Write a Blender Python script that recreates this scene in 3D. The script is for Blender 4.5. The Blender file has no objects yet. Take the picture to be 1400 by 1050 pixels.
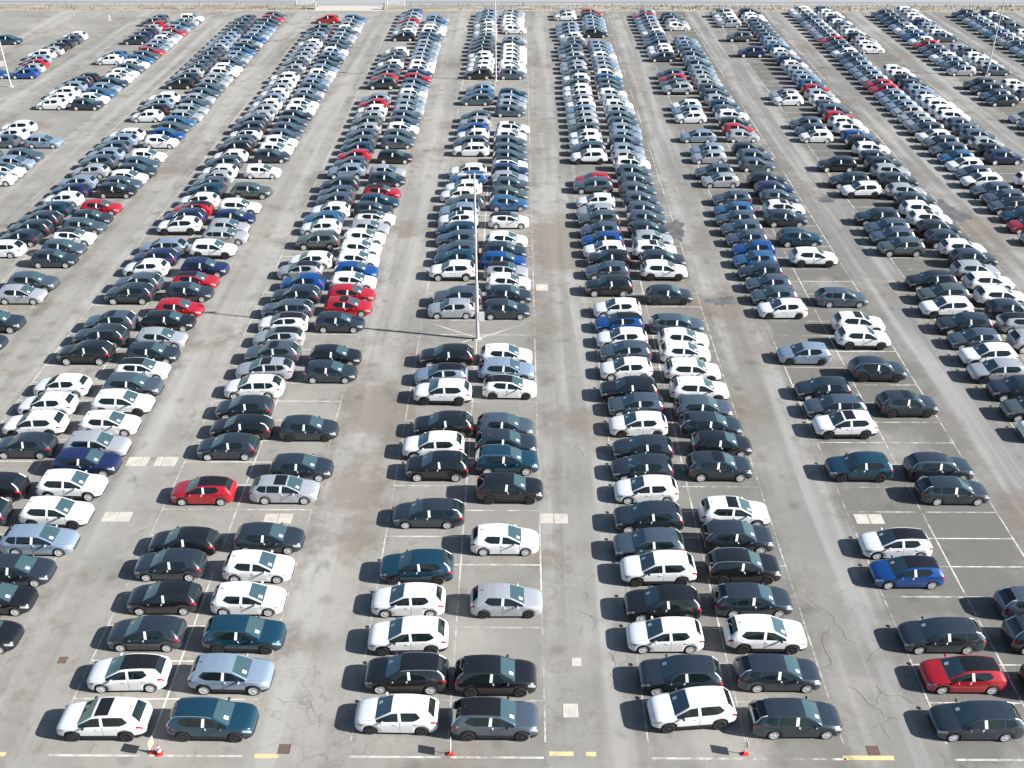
import bpy, math, random
import numpy as np
random.seed(7)
scene = bpy.context.scene
COL = scene.collection
R = math.radians

# ------------------------------------------------------------------ camera, sky, sun
PITCH, FPX, CX, CY, CAMH = R(32), 1389.0, 700.0, 525.0, 43.25
YAW = math.atan(10 / (FPX / math.cos(PITCH)))
cam = bpy.data.cameras.new("camera")
cam.sensor_width = 36.0
cam.lens = 36.0 * FPX / 1400.0
cam.clip_start, cam.clip_end = 1.0, 6000.0
camera = bpy.data.objects.new("camera", cam)
camera.location = (0, 0, CAMH)
camera.rotation_euler = (R(90) - PITCH, 0, YAW)
COL.objects.link(camera)
scene.camera = camera

SUN_EL, SUN_X, SUN_Y = R(30), 0.982, -0.188        # direction on the ground towards the sun
world = bpy.data.worlds.new("World")
scene.world = world
world.use_nodes = True
wn = world.node_tree
bg = wn.nodes["Background"]
sky = wn.nodes.new("ShaderNodeTexSky")
sky.sky_type = 'NISHITA'
sky.sun_disc = False
sky.sun_elevation = SUN_EL
sky.sun_rotation = math.atan2(SUN_X, SUN_Y)
sky.air_density = 1.0
sky.dust_density = 0.8
wn.links.new(sky.outputs[0], bg.inputs[0])
bg.inputs[1].default_value = 0.058
sl = bpy.data.lights.new("sun", 'SUN')
sl.energy = 5.0
sl.angle = R(0.55)
sl.color = (1.0, 0.98, 0.95)
sun = bpy.data.objects.new("sun", sl)
sun.rotation_euler = (R(90) - SUN_EL, 0, math.atan2(SUN_X, -SUN_Y))
COL.objects.link(sun)
scene.view_settings.view_transform = 'Standard'
scene.view_settings.look = 'None'
scene.view_settings.gamma = 1.0
scene.view_settings.use_curve_mapping = False
scene.view_settings.exposure = 1.15


def unproj(px, py, Z=0.0):
    """photo pixel -> ground position (X to the right, D away from the camera) at height Z"""
    a, b, h = (px - CX) / FPX, (py - CY) / FPX, CAMH - Z
    dr = h * (math.cos(PITCH) - b * math.sin(PITCH)) / (math.sin(PITCH) + b * math.cos(PITCH))
    xr = a * (dr * math.cos(PITCH) + h * math.sin(PITCH))
    c, s = math.cos(YAW), math.sin(YAW)
    return xr * c - dr * s, xr * s + dr * c


def x_at(px, D, Z):
    """X of something seen in column px standing at depth D and height Z"""
    zc = D * math.cos(PITCH) + (CAMH - Z) * math.sin(PITCH)
    return (px - CX) / FPX * zc - D * math.tan(YAW)


# ------------------------------------------------------------------ materials
MATS = {}


def mat(name, color, rough=0.6, metal=0.0, coat=0.0, spec=0.5, emit=None):
    if name in MATS:
        return MATS[name]
    m = bpy.data.materials.new(name)
    m.use_nodes = True
    b = m.node_tree.nodes["Principled BSDF"]
    b.inputs["Base Color"].default_value = (*color, 1)
    b.inputs["Roughness"].default_value = rough
    b.inputs["Metallic"].default_value = metal
    b.inputs["Coat Weight"].default_value = coat
    b.inputs["Coat Roughness"].default_value = 0.04
    b.inputs["Coat IOR"].default_value = 1.65
    b.inputs["Specular IOR Level"].default_value = spec
    MATS[name] = m
    return m


def N(nt, kind, **kw):
    n = nt.nodes.new(kind)
    for k, v in kw.items():
        setattr(n, k, v)
    return n


def math_n(nt, op, a, b=None, c=None, clamp=False):
    n = nt.nodes.new("ShaderNodeMath")
    n.operation = op
    n.use_clamp = clamp
    for i, v in enumerate((a, b, c)):
        if v is None:
            continue
        if isinstance(v, (int, float)):
            n.inputs[i].default_value = v
        else:
            nt.links.new(v, n.inputs[i])
    return n.outputs[0]


def mixc(nt, fac, a, b):
    n = nt.nodes.new("ShaderNodeMix")
    n.data_type = 'RGBA'
    for sock, v in ((n.inputs[0], fac), (n.inputs[6], a), (n.inputs[7], b)):
        if isinstance(v, (int, float)):
            sock.default_value = v
        elif isinstance(v, tuple):
            sock.default_value = (*v, 1)
        else:
            nt.links.new(v, sock)
    return n.outputs[2]


def smooth(nt, v, lo, hi):
    n = nt.nodes.new("ShaderNodeMapRange")
    n.interpolation_type = 'SMOOTHSTEP'
    nt.links.new(v, n.inputs[0])
    n.inputs[1].default_value, n.inputs[2].default_value = lo, hi
    n.inputs[3].default_value, n.inputs[4].default_value = 0, 1
    return n.outputs[0]


def noise(nt, vec, scale, detail=4, rough=0.55, sx=1, sy=1, off=0.0):
    mp = nt.nodes.new("ShaderNodeMapping")
    mp.inputs["Scale"].default_value = (sx, sy, 1)
    mp.inputs["Location"].default_value = (off, off * 0.7, 0)
    nt.links.new(vec, mp.inputs[0])
    n = nt.nodes.new("ShaderNodeTexNoise")
    n.inputs["Scale"].default_value = scale
    n.inputs["Detail"].default_value = detail
    n.inputs["Roughness"].default_value = rough
    nt.links.new(mp.outputs[0], n.inputs[0])
    return n.outputs[0]


BLOCK0, PITCHX = -3.5, 15.28


def asphalt_nodes(nt):
    """worn grey-beige lot asphalt; returns colour socket and fine height socket"""
    geo = nt.nodes.new("ShaderNodeNewGeometry")
    pos = geo.outputs["Position"]
    sep = nt.nodes.new("ShaderNodeSeparateXYZ")
    nt.links.new(pos, sep.inputs[0])
    X, Y = sep.outputs[0], sep.outputs[1]
    # bays (older, darker asphalt) against the driven aisles
    u = math_n(nt, 'DIVIDE', math_n(nt, 'SUBTRACT', X, BLOCK0), PITCHX)
    fr = math_n(nt, 'SUBTRACT', u, math_n(nt, 'ROUND', u))
    dist = math_n(nt, 'MULTIPLY', math_n(nt, 'ABSOLUTE', fr), PITCHX)
    wob = math_n(nt, 'MULTIPLY', math_n(nt, 'SUBTRACT', noise(nt, pos, 0.35, 3), 0.5), 1.6)
    bay = math_n(nt, 'SUBTRACT', 1.0, smooth(nt, math_n(nt, 'ADD', dist, wob), 4.7, 5.7))
    big = noise(nt, pos, 0.022, 3, 0.5, off=3.1)
    mid = noise(nt, pos, 0.16, 5, 0.62, off=11.0)
    east = smooth(nt, X, -12.0, 34.0)                         # greyer and darker towards the east
    c = mixc(nt, smooth(nt, big, 0.35, 0.65), (0.305, 0.288, 0.256), (0.248, 0.237, 0.214))
    c = mixc(nt, math_n(nt, 'MULTIPLY', east, 0.9), c, (0.184, 0.180, 0.168))
    bayf = math_n(nt, 'MULTIPLY', bay, math_n(nt, 'ADD', 0.10, math_n(nt, 'MULTIPLY', east, 0.50)))
    c = mixc(nt, bayf, c, (0.092, 0.089, 0.079))
    # mottling
    c = mixc(nt, math_n(nt, 'MULTIPLY', smooth(nt, mid, 0.46, 0.66), 0.30), c, (0.13, 0.125, 0.112))
    c = mixc(nt, math_n(nt, 'MULTIPLY', smooth(nt, noise(nt, pos, 0.11, 5, 0.65, off=40), 0.50, 0.70), 0.5), c,
             (0.36, 0.345, 0.315))
    # wheel tracks along the aisles
    trk = noise(nt, pos, 1.0, 3, 0.5, sx=0.75, sy=0.016, off=5)
    aisle = math_n(nt, 'SUBTRACT', 1.0, bay)
    c = mixc(nt, math_n(nt, 'MULTIPLY', math_n(nt, 'MULTIPLY', smooth(nt, trk, 0.45, 0.7), aisle), 0.45), c,
             (0.16, 0.157, 0.148))
    trk2 = noise(nt, pos, 1.0, 3, 0.5, sx=0.6, sy=0.02, off=25)
    c = mixc(nt, math_n(nt, 'MULTIPLY', math_n(nt, 'MULTIPLY', smooth(nt, trk2, 0.44, 0.62), aisle), 0.6), c,
             (0.355, 0.348, 0.328))
    # rusty brown damp stains
    st = noise(nt, pos, 0.085, 6, 0.74, off=70)
    for (x0, y0, rx, ry) in ((4.0, 92, 4.5, 20), (-11, 62, 4.0, 18), (51, 96, 5, 22), (19.5, 82, 4, 12), (35, 50, 5, 7)):
        ex = math_n(nt, 'POWER', math_n(nt, 'DIVIDE', math_n(nt, 'SUBTRACT', X, x0), rx), 2.0)
        ey = math_n(nt, 'POWER', math_n(nt, 'DIVIDE', math_n(nt, 'SUBTRACT', Y, y0), ry), 2.0)
        fall = math_n(nt, 'MAXIMUM', math_n(nt, 'SUBTRACT', 1.0, math_n(nt, 'ADD', ex, ey)), 0.0)
        st = math_n(nt, 'ADD', st, math_n(nt, 'MULTIPLY', fall, 0.15))
    c = mixc(nt, math_n(nt, 'MULTIPLY', smooth(nt, st, 0.52, 0.66), 0.62), c, (0.165, 0.132, 0.10))
    st2 = noise(nt, pos, 0.05, 6, 0.72, off=133)
    c = mixc(nt, math_n(nt, 'MULTIPLY', smooth(nt, st2, 0.55, 0.68), 0.42), c, (0.345, 0.305, 0.272))
    dr = noise(nt, pos, 0.5, 6, 0.75, sx=1, sy=0.5, off=61)
    c = mixc(nt, math_n(nt, 'MULTIPLY', smooth(nt, dr, 0.57, 0.69), 0.45), c, (0.10, 0.095, 0.085))
    # dirt collecting where the aisles meet the bays
    edge = math_n(nt, 'MULTIPLY', smooth(nt, dist, 4.3, 5.4), math_n(nt, 'SUBTRACT', 1.0, smooth(nt, dist, 5.8, 7.0)))
    dn = noise(nt, pos, 0.28, 6, 0.75, off=151)
    c = mixc(nt, math_n(nt, 'MULTIPLY', math_n(nt, 'MULTIPLY', edge, smooth(nt, dn, 0.46, 0.66)), 0.55), c, (0.125, 0.108, 0.09))
    # oil spots in the bays
    vo = nt.nodes.new("ShaderNodeTexVoronoi")
    vo.inputs["Scale"].default_value = 0.38
    nt.links.new(pos, vo.inputs[0])
    spot = math_n(nt, 'SUBTRACT', 1.0, smooth(nt, math_n(nt, 'ADD', vo.outputs[0], math_n(nt, 'MULTIPLY', noise(nt, pos, 1.6, 3), 0.22)), 0.16, 0.36))
    c = mixc(nt, math_n(nt, 'MULTIPLY', spot, 0.30), c, (0.05, 0.048, 0.045))
    # rectangular repair areas
    br = nt.nodes.new("ShaderNodeTexBrick")
    br.inputs["Scale"].default_value = 0.045
    br.inputs["Mortar Size"].default_value = 0.002
    br.inputs["Color1"].default_value = (0, 0, 0, 1)
    br.inputs["Color2"].default_value = (1, 1, 1, 1)
    br.inputs["Mortar"].default_value = (0.5, 0.5, 0.5, 1)
    nt.links.new(pos, br.inputs[0])
    c = mixc(nt, math_n(nt, 'MULTIPLY', smooth(nt, br.outputs[0], 0.0, 1.0), 0.13), c, (0.12, 0.12, 0.117))
    # fine crazing
    vc = nt.nodes.new("ShaderNodeTexVoronoi")
    vc.feature = 'DISTANCE_TO_EDGE'
    vc.inputs["Scale"].default_value = 0.30
    nv = nt.nodes.new("ShaderNodeTexNoise")
    nv.inputs["Scale"].default_value = 0.9
    nv.inputs["Detail"].default_value = 5
    nt.links.new(pos, nv.inputs[0])
    va = nt.nodes.new("ShaderNodeVectorMath")
    va.operation = 'MULTIPLY_ADD'
    nt.links.new(nv.outputs[1], va.inputs[0])
    va.inputs[1].default_value = (2.6, 2.6, 0)
    nt.links.new(pos, va.inputs[2])
    nt.links.new(va.outputs[0], vc.inputs[0])
    crack = math_n(nt, 'SUBTRACT', 1.0, smooth(nt, vc.outputs[0], 0.003, 0.013))
    cm = smooth(nt, noise(nt, pos, 0.07, 3, off=90), 0.52, 0.60)
    c = mixc(nt, math_n(nt, 'MULTIPLY', math_n(nt, 'MULTIPLY', crack, cm), 0.26), c, (0.055, 0.052, 0.048))
    # aggregate grain
    g1 = noise(nt, pos, 6.0, 4, 0.7)
    g2 = noise(nt, pos, 45.0, 2, 0.6)
    gr = math_n(nt, 'ADD', math_n(nt, 'MULTIPLY', g1, 0.5), math_n(nt, 'MULTIPLY', g2, 0.5))
    hs = nt.nodes.new("ShaderNodeHueSaturation")
    nt.links.new(c, hs.inputs["Color"])
    nt.links.new(math_n(nt, 'ADD', 0.70, math_n(nt, 'MULTIPLY', gr, 0.60)), hs.inputs["Value"])
    return hs.outputs[0], gr, pos


def make_asphalt():
    m = bpy.data.materials.new("asphalt")
    m.use_nodes = True
    nt = m.node_tree
    b = nt.nodes["Principled BSDF"]
    c, h, pos = asphalt_nodes(nt)
    nt.links.new(c, b.inputs["Base Color"])
    b.inputs["Roughness"].default_value = 0.9
    b.inputs["Specular IOR Level"].default_value = 0.25
    bp = nt.nodes.new("ShaderNodeBump")
    bp.inputs["Strength"].default_value = 0.35
    bp.inputs["Distance"].default_value = 0.02
    nt.links.new(h, bp.inputs["Height"])
    nt.links.new(bp.outputs[0], b.inputs["Normal"])
    return m


def make_paint_line(name, col, wear):
    m = bpy.data.materials.new(name)
    m.use_nodes = True
    nt = m.node_tree
    b = nt.nodes["Principled BSDF"]
    c, h, pos = asphalt_nodes(nt)
    n1 = noise(nt, pos, 1.3, 5, 0.75, off=17)
    n2 = noise(nt, pos, 0.12, 3, 0.5, off=33)
    w = math_n(nt, 'ADD', math_n(nt, 'MULTIPLY', n1, 0.55), math_n(nt, 'MULTIPLY', n2, 0.45))
    f = smooth(nt, w, wear - 0.10, wear + 0.10)
    nt.links.new(mixc(nt, f, col, c), b.inputs["Base Color"])
    b.inputs["Roughness"].default_value = 0.8
    return m


def noisy(name, c1, c2, scale=1.0, rough=0.85, sx=1, sy=1):
    m = bpy.data.materials.new(name)
    m.use_nodes = True
    nt = m.node_tree
    b = nt.nodes["Principled BSDF"]
    geo = nt.nodes.new("ShaderNodeNewGeometry")
    n = noise(nt, geo.outputs["Position"], scale, 5, 0.65, sx, sy)
    nt.links.new(mixc(nt, smooth(nt, n, 0.35, 0.68), c1, c2), b.inputs["Base Color"])
    b.inputs["Roughness"].default_value = rough
    MATS[name] = m
    return m


M_ASPH = make_asphalt()
M_LINE = make_paint_line("white_line_paint", (0.58, 0.56, 0.50), 0.49)
M_LINE_FAINT = make_paint_line("faint_line_paint", (0.56, 0.54, 0.48), 0.465)
M_YELL = make_paint_line("yellow_line_paint", (0.66, 0.50, 0.22), 0.54)
M_CONC = noisy("concrete", (0.50, 0.46, 0.40), (0.38, 0.35, 0.31), 1.5)
M_RUST = noisy("rusty_iron", (0.10, 0.055, 0.035), (0.16, 0.09, 0.06), 6.0)
M_CRACK = mat("crack_dark", (0.125, 0.12, 0.11), 0.95)
M_PATCH = noisy("dark_patch", (0.12, 0.12, 0.115), (0.17, 0.165, 0.155), 1.2)
M_DAMP = noisy("damp_asphalt", (0.085, 0.085, 0.084), (0.15, 0.148, 0.14), 0.9, 0.5)
M_ROAD = noisy("road_asphalt", (0.30, 0.30, 0.30), (0.25, 0.25, 0.25), 0.15, sx=0.2, sy=1)
M_VERGE = noisy("dry_verge", (0.20, 0.165, 0.125), (0.34, 0.30, 0.24), 0.35, sx=0.4, sy=1.6)
M_FIELD = noisy("field", (0.10, 0.115, 0.05), (0.20, 0.175, 0.10), 0.03)
M_STRAW = noisy("dry_grass", (0.30, 0.24, 0.13), (0.15, 0.12, 0.07), 0.8)
M_GALV = mat("galvanised_steel", (0.52, 0.53, 0.535), 0.5, metal=0.15)
M_WHITEM = mat("white_painted_steel", (0.78, 0.78, 0.77), 0.45)

GLASS = mat("tinted_glass", (0.006, 0.011, 0.014), 0.04, spec=0.42)
WSGLASS = mat("windscreen_glass", (0.032, 0.072, 0.09), 0.05, spec=0.9)
BLACKR = mat("black_glass_roof", (0.012, 0.012, 0.014), 0.12, spec=0.6)
def glass(name, tint, gloss, ior=1.62, sky_veil=0.04):
    """clear tinted pane: what lies behind shows through, sky and cars reflect in it"""
    m = bpy.data.materials.new(name)
    m.use_nodes = True
    nt = m.node_tree
    nt.nodes.remove(nt.nodes["Principled BSDF"])
    tr = nt.nodes.new("ShaderNodeBsdfTransparent")
    tr.inputs[0].default_value = (*tint, 1)
    gl = nt.nodes.new("ShaderNodeBsdfGlossy")
    gl.inputs["Roughness"].default_value = 0.03
    gl.inputs["Color"].default_value = (*gloss, 1)
    fr = nt.nodes.new("ShaderNodeFresnel")
    fr.inputs[0].default_value = ior
    mx = nt.nodes.new("ShaderNodeMixShader")
    nt.links.new(fr.outputs[0], mx.inputs[0])
    df = nt.nodes.new("ShaderNodeBsdfDiffuse")
    df.inputs[0].default_value = (0.16, 0.30, 0.34, 1)  # teal diffuse veil, paints reflected sky and daylight into the pane
    dm = nt.nodes.new("ShaderNodeMixShader")
    dm.inputs[0].default_value = sky_veil
    nt.links.new(tr.outputs[0], dm.inputs[1])
    nt.links.new(df.outputs[0], dm.inputs[2])
    nt.links.new(dm.outputs[0], mx.inputs[1])
    nt.links.new(gl.outputs[0], mx.inputs[2])
    nt.links.new(mx.outputs[0], nt.nodes["Material Output"].inputs[0])
    MATS[name] = m
    return m


PANE = glass("clear_pane", (0.50, 0.60, 0.60), (1, 1, 1))
WPANE = glass("windscreen_pane", (0.74, 0.86, 0.87), (0.82, 0.97, 1.0), 2.1, 0.24)
PPANE = glass("privacy_pane", (0.16, 0.19, 0.20), (1, 1, 1))
CABIN = mat("cabin_trim", (0.035, 0.036, 0.038), 0.8)
DASHM = mat("dashboard_trim", (0.16, 0.165, 0.165), 0.7)
SEATM = mat("seat_cloth", (0.17, 0.17, 0.172), 0.9)
TYRE = mat("tyre_rubber", (0.022, 0.022, 0.023), 0.85)
RIM_S = mat("silver_alloy", (0.78, 0.79, 0.80), 0.4, metal=0.3)
RIM_D = mat("dark_alloy", (0.06, 0.06, 0.065), 0.4, metal=0.5)
PLAST = mat("black_plastic", (0.018, 0.018, 0.019), 0.6)
FILM = mat("white_film", (0.82, 0.82, 0.80), 0.45)
HLAMP = mat("headlamp_lens", (0.42, 0.45, 0.48), 0.12, metal=0.3, coat=0.8)
TLAMP = mat("tail_lamp_lens", (0.32, 0.012, 0.015), 0.15, coat=0.8)
CHROME = mat("satin_chrome", (0.72, 0.73, 0.74), 0.25, metal=0.9)

PAINT = {
    'w': ("white", mat("paint_white", (0.74, 0.745, 0.745), 0.35, 0.0, 0.6)),
    'l': ("silver", mat("paint_silver", (0.46, 0.48, 0.505), 0.34, 0.45, 0.7)),
    's': ("pale blue-grey", mat("paint_pale_blue", (0.27, 0.35, 0.45), 0.34, 0.4, 0.7)),
    'g': ("slate grey", mat("paint_slate", (0.115, 0.150, 0.190), 0.30, 0.62, 0.9)),
    'd': ("dark grey", mat("paint_dark_grey", (0.040, 0.055, 0.072), 0.28, 0.55, 0.9)),
    'k': ("black", mat("paint_black", (0.008, 0.0085, 0.010), 0.3, 0.0, 0.9)),
    't': ("dark teal", mat("paint_teal", (0.010, 0.058, 0.098), 0.31, 0.45, 0.9)),
    'b': ("bright blue", mat("paint_blue", (0.004, 0.062, 0.25), 0.33, 0.25, 0.9)),
    'n': ("navy blue", mat("paint_navy", (0.012, 0.022, 0.085), 0.33, 0.3, 0.9)),
    'r': ("red", mat("paint_red", (0.40, 0.008, 0.018), 0.33, 0.15, 0.9)),
    'e': ("grey-green", mat("paint_grey_green", (0.11, 0.14, 0.135), 0.32, 0.5, 0.9)),
    'i': ("steel blue", mat("paint_steel_blue", (0.035, 0.13, 0.27), 0.33, 0.35, 0.9)),
}
KIND = {'h': "hatchback", 'u': "SUV", 'v': "estate car"}


# ------------------------------------------------------------------ object helpers
def link(name, me, parent=None):
    o = bpy.data.objects.new(name, me)
    COL.objects.link(o)
    if parent:
        o.parent = parent
    return o


def mesh(name, verts, faces, m, smooth_angle=None):
    me = bpy.data.meshes.new(name)
    me.from_pydata([tuple(v) for v in verts], [], faces)
    me.materials.append(m)
    if smooth_angle:
        me.polygons.foreach_set("use_smooth", [True] * len(me.polygons))
        me.set_sharp_from_angle(angle=R(smooth_angle))
    me.update()
    return me


def tag(o, label=None, cat=None, group=None, kind=None):
    for k, v in (("label", label), ("category", cat), ("group", group), ("kind", kind)):
        if v:
            o[k] = v
    return o


def empty(name, loc, rz=0.0):
    o = bpy.data.objects.new(name, None)
    o.empty_display_size = 0.3
    o.location = loc
    o.rotation_euler = (0, 0, rz)
    COL.objects.link(o)
    return o


class MB:
    """collects simple shapes into one mesh"""
    def __init__(s):
        s.v, s.f = [], []

    def add(s, v, f):
        n = len(s.v)
        s.v += [tuple(p) for p in v]
        s.f += [tuple(i + n for i in q) for q in f]
        return s

    def box(s, x0, x1, y0, y1, z0, z1, ch=0.0):
        if ch:
            v = []
            for z, c in ((z0, 0), (z1 - ch, 0), (z1, ch)):
                v += [(x0 + c, y0 + c, z), (x1 - c, y0 + c, z), (x1 - c, y1 - c, z), (x0 + c, y1 - c, z)]
            f = [(0, 3, 2, 1), (8, 9, 10, 11)]
            for b in (0, 4):
                f += [(b + i, b + (i + 1) % 4, b + 4 + (i + 1) % 4, b + 4 + i) for i in range(4)]
            return s.add(v, f)
        v = [(x, y, z) for z in (z0, z1) for x, y in ((x0, y0), (x1, y0), (x1, y1), (x0, y1))]
        return s.add(v, [(0, 3, 2, 1), (4, 5, 6, 7), (0, 1, 5, 4), (1, 2, 6, 5), (2, 3, 7, 6), (3, 0, 4, 7)])

    def quad(s, a, b, c, d):
        return s.add([a, b, c, d], [(0, 1, 2, 3)])

    def rod(s, p, q, r0, r1=None, n=8):
        r1 = r0 if r1 is None else r1
        p, q = np.array(p, float), np.array(q, float)
        d = (q - p) / np.linalg.norm(q - p)
        a = np.cross(d, (0, 0, 1.0) if abs(d[2]) < 0.9 else (1.0, 0, 0))
        a /= np.linalg.norm(a)
        b = np.cross(d, a)
        v = []
        for c, r in ((p, r0), (q, r1)):
            v += [c + r * (math.cos(t) * a + math.sin(t) * b) for t in (2 * math.pi * k / n for k in range(n))]
        f = [(i, (i + 1) % n, n + (i + 1) % n, n + i) for i in range(n)]
        return s.add(v, f + [tuple(range(n))[::-1], tuple(range(n, 2 * n))])

    def strip(s, pts, w, z):
        """flat band along a ground polyline"""
        for (x0, y0), (x1, y1) in zip(pts[:-1], pts[1:]):
            L = math.hypot(x1 - x0, y1 - y0) or 1
            nx, ny = -(y1 - y0) / L * w / 2, (x1 - x0) / L * w / 2
            s.quad((x0 - nx, y0 - ny, z), (x1 - nx, y1 - ny, z), (x1 + nx, y1 + ny, z), (x0 + nx, y0 + ny, z))
        return s

    def mesh(s, name, m, sm=None):
        return mesh(name, s.v, s.f, m, sm)

    def build(s, name, m, parent=None, sm=None):
        return link(name, s.mesh(name, m, sm), parent)


# ------------------------------------------------------------------ the lot
D0, BAY = 37.184, 2.6721          # depth of the first bay line, bay pitch
LOT_END = 206.3

gm = MB()
gx = [-420, -140, 0, 140, 420]
gm.quad((-700, -120, 0), (700, -120, 0), (700, LOT_END, 0), (-700, LOT_END, 0))
ground = gm.build("parking_lot_ground", M_ASPH)
tag(ground, kind="structure")
tag(MB().quad((-2500, 224, -0.35), (2500, 224, -0.35), (2500, 4500, -0.35), (-2500, 4500, -0.35)).build("field", M_FIELD), kind="structure")
gap0, gap1 = x_at(431, 208, 0), x_at(525, 208, 0)       # the gateway through the verge
for a, b in ((-700, gap0), (gap1, 700)):
    v = MB()
    n = 220
    rows = [(LOT_END, 0.0), (LOT_END + 0.9, 0.10), (LOT_END + 2.4, 0.32), (LOT_END + 3.6, 0.22), (LOT_END + 4.6, 0.02)]
    for i in range(n):
        for j in range(len(rows) - 1):
            def P(ii, jj):
                rr = random.Random(ii * 31 + jj * 7 + int(a))
                return (a + (b - a) * ii / n, rows[jj][0], rows[jj][1] * (0.7 + 0.6 * rr.random()))
            v.quad(P(i, j), P(i + 1, j), P(i + 1, j + 1), P(i, j + 1))
    tag(v.build("verge", M_VERGE), kind="structure")
    k = MB()
    k.box(a, b, LOT_END - 0.28, LOT_END - 0.02, -0.1, 0.12, 0.02)
    tag(k.build("kerb", M_CONC), kind="structure")
tag(MB().quad((gap0, LOT_END, 0.0), (gap1, LOT_END, 0.0), (gap1, LOT_END + 4.6, 0.01), (gap0, LOT_END + 4.6, 0.01)).build("gateway_ramp", M_CONC), kind="structure")
tag(MB().quad((-700, LOT_END + 4.6, 0.01), (700, LOT_END + 4.6, 0.01), (700, 224, 0.01), (-700, 224, 0.01)).build("road", M_ROAD), kind="structure")

# painted bay lines: one sheet a few millimetres above the asphalt
ln, lf = MB(), MB()
ZL = 0.004
for n in range(-5, 8):
    cx = BLOCK0 + PITCHX * n
    if n <= -4:
        continue
    d0 = D0 - BAY
    for dx in (-5.0, 0.0, 5.0):
        (ln if (dx == 0 and n > -3) or n >= 2 else lf).quad((cx + dx - 0.05, d0, ZL), (cx + dx + 0.05, d0, ZL), (cx + dx + 0.05, LOT_END - 4, ZL), (cx + dx - 0.05, LOT_END - 4, ZL))
    for k in range(0, 62):
        if n == 0 and k in (14,):
            continue
        d = D0 + BAY * k
        if n == -3 and k % 3:
            continue
        for s in (-1, 1):
            a, b = sorted((cx + s * 0.06, cx + s * 4.94))
            ln.quad((a, d - 0.05, ZL), (b, d - 0.05, ZL), (b, d + 0.05, ZL), (a, d + 0.05, ZL))
    ln.quad((cx - 4.9, 33.5, ZL), (cx - 0.3, 33.5, ZL), (cx - 0.3, 33.62, ZL), (cx - 4.9, 33.62, ZL))
    ln.quad((cx + 0.2, 33.5, ZL), (cx + 4.9, 33.5, ZL), (cx + 4.9, 33.62, ZL), (cx + 0.2, 33.62, ZL))
for p, q in (((592, 443), (653, 462)), ((654, 463), (716, 443)), ((632, 468), (652, 462))):
    ln.strip([unproj(*p), unproj(*q)], 0.13, ZL + 0.004)
tag(ln.build("bay_lines", M_LINE), kind="structure")
tag(lf.build("worn_edge_lines", M_LINE_FAINT), kind="structure")
yl = MB()
for (xa, xb, y) in ((-30, 8, 1031), (348, 381, 1033.5), (751, 784, 1030.5), (801, 815, 1031), (1153, 1222, 1036)):
    (a, d), (b, _) = unproj(xa, y), unproj(xb, y)
    yl.quad((a, d - 0.13, ZL), (b, d - 0.13, ZL), (b, d + 0.13, ZL), (a, d + 0.13, ZL))
tag(yl.build("yellow_markings", M_YELL), kind="structure")

# concrete slabs let into the asphalt, each a piece of the ground
slab_me = MB().box(-0.45, 0.45, -0.5, 0.5, -0.03, 0.012, 0.006).mesh("concrete_slab", M_CONC)
for (px, py, n, s) in ((160, 706.5, 2, 1), (380, 709, 2, 1), (757, 709, 2, 1), (1188, 709.5, 2, 1), (193, 631, 2, 1.1),
                       (222, 631, 2, 1.1), (741, 393, 1, 1.3), (780, 971.5, 1, 0.9), (1268, 822, 0, 1), (788, 905, 1, 0.6)):
    x, d = unproj(px, py)
    for i in range(n):
        o = link("concrete_slab", slab_me, ground)
        o.location = (x + (i - (n - 1) / 2) * 0.95 * s, d, 0)
        o.scale = (s, s, 1)

# damp patches and repairs
def blob(px, py, rx, ry, seed):
    x, d = unproj(px, py)
    rr = random.Random(seed)
    n = 48
    v = [(x, d, 0.006)]
    ph = [rr.uniform(0, 6.28) for _ in range(4)]
    for k in range(n):
        t = 2 * math.pi * k / n
        r = 1 + 0.22 * math.sin(2 * t + ph[0]) + 0.16 * math.sin(3 * t + ph[1]) + 0.12 * math.sin(5 * t + ph[2]) + rr.uniform(-0.16, 0.16) + 0.10 * math.sin(9 * t + ph[3])
        v.append((x + rx * r * math.cos(t), d + ry * r * math.sin(t), 0.006))
    return v, [(0, 1 + k, 1 + (k + 1) % n) for k in range(n)]


pd = MB()
for i, (px, py, rx, ry) in enumerate(((922, 315, 1.3, 2.0), (985, 411, 1.2, 0.9), (1130, 272, 1.2, 0.9), (1292, 290, 1.7, 3.6))):
    pd.add(*blob(px, py, rx, ry, i))
tag(pd.build("damp_patches", M_DAMP), kind="structure")

# open cracks and joints
ck = MB()
rr = random.Random(5)
def crack(x, d, ang, length, w, depth=0):
    pts, run = [(x, d)], 0.0
    while run < length:
        st = rr.uniform(.25, .8)
        a2 = ang + rr.choice((-1, 1)) * rr.uniform(.1, .75)
        for _ in range(3):
            x += st / 3 * math.cos(a2) + rr.gauss(0, .02)
            d += st / 3 * math.sin(a2) + rr.gauss(0, .02)
            pts.append((x, d))
        run += st
        if depth < 2 and rr.random() < 0.16:
            crack(x, d, ang + rr.choice((-1, 1)) * rr.uniform(.9, 1.6), length * .45, w * .8, depth + 1)
    ck.strip(pts, w, 0.0085)
for (px, py, a, L, w) in ((1170, 880, 1.9, 5, .04), (1185, 905, 0.3, 4, .04), (1200, 945, -0.4, 5, .045), (1230, 985, 2.2, 4, .04),
                          (835, 940, 1.6, 4, .04), (60, 1010, 1.1, 4, .035), (380, 955, -0.5, 3, .035), (790, 835, 0.1, 3, .035)):
    x, d = unproj(px, py)
    crack(x, d, a, L * .8, w * .5)
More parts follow.
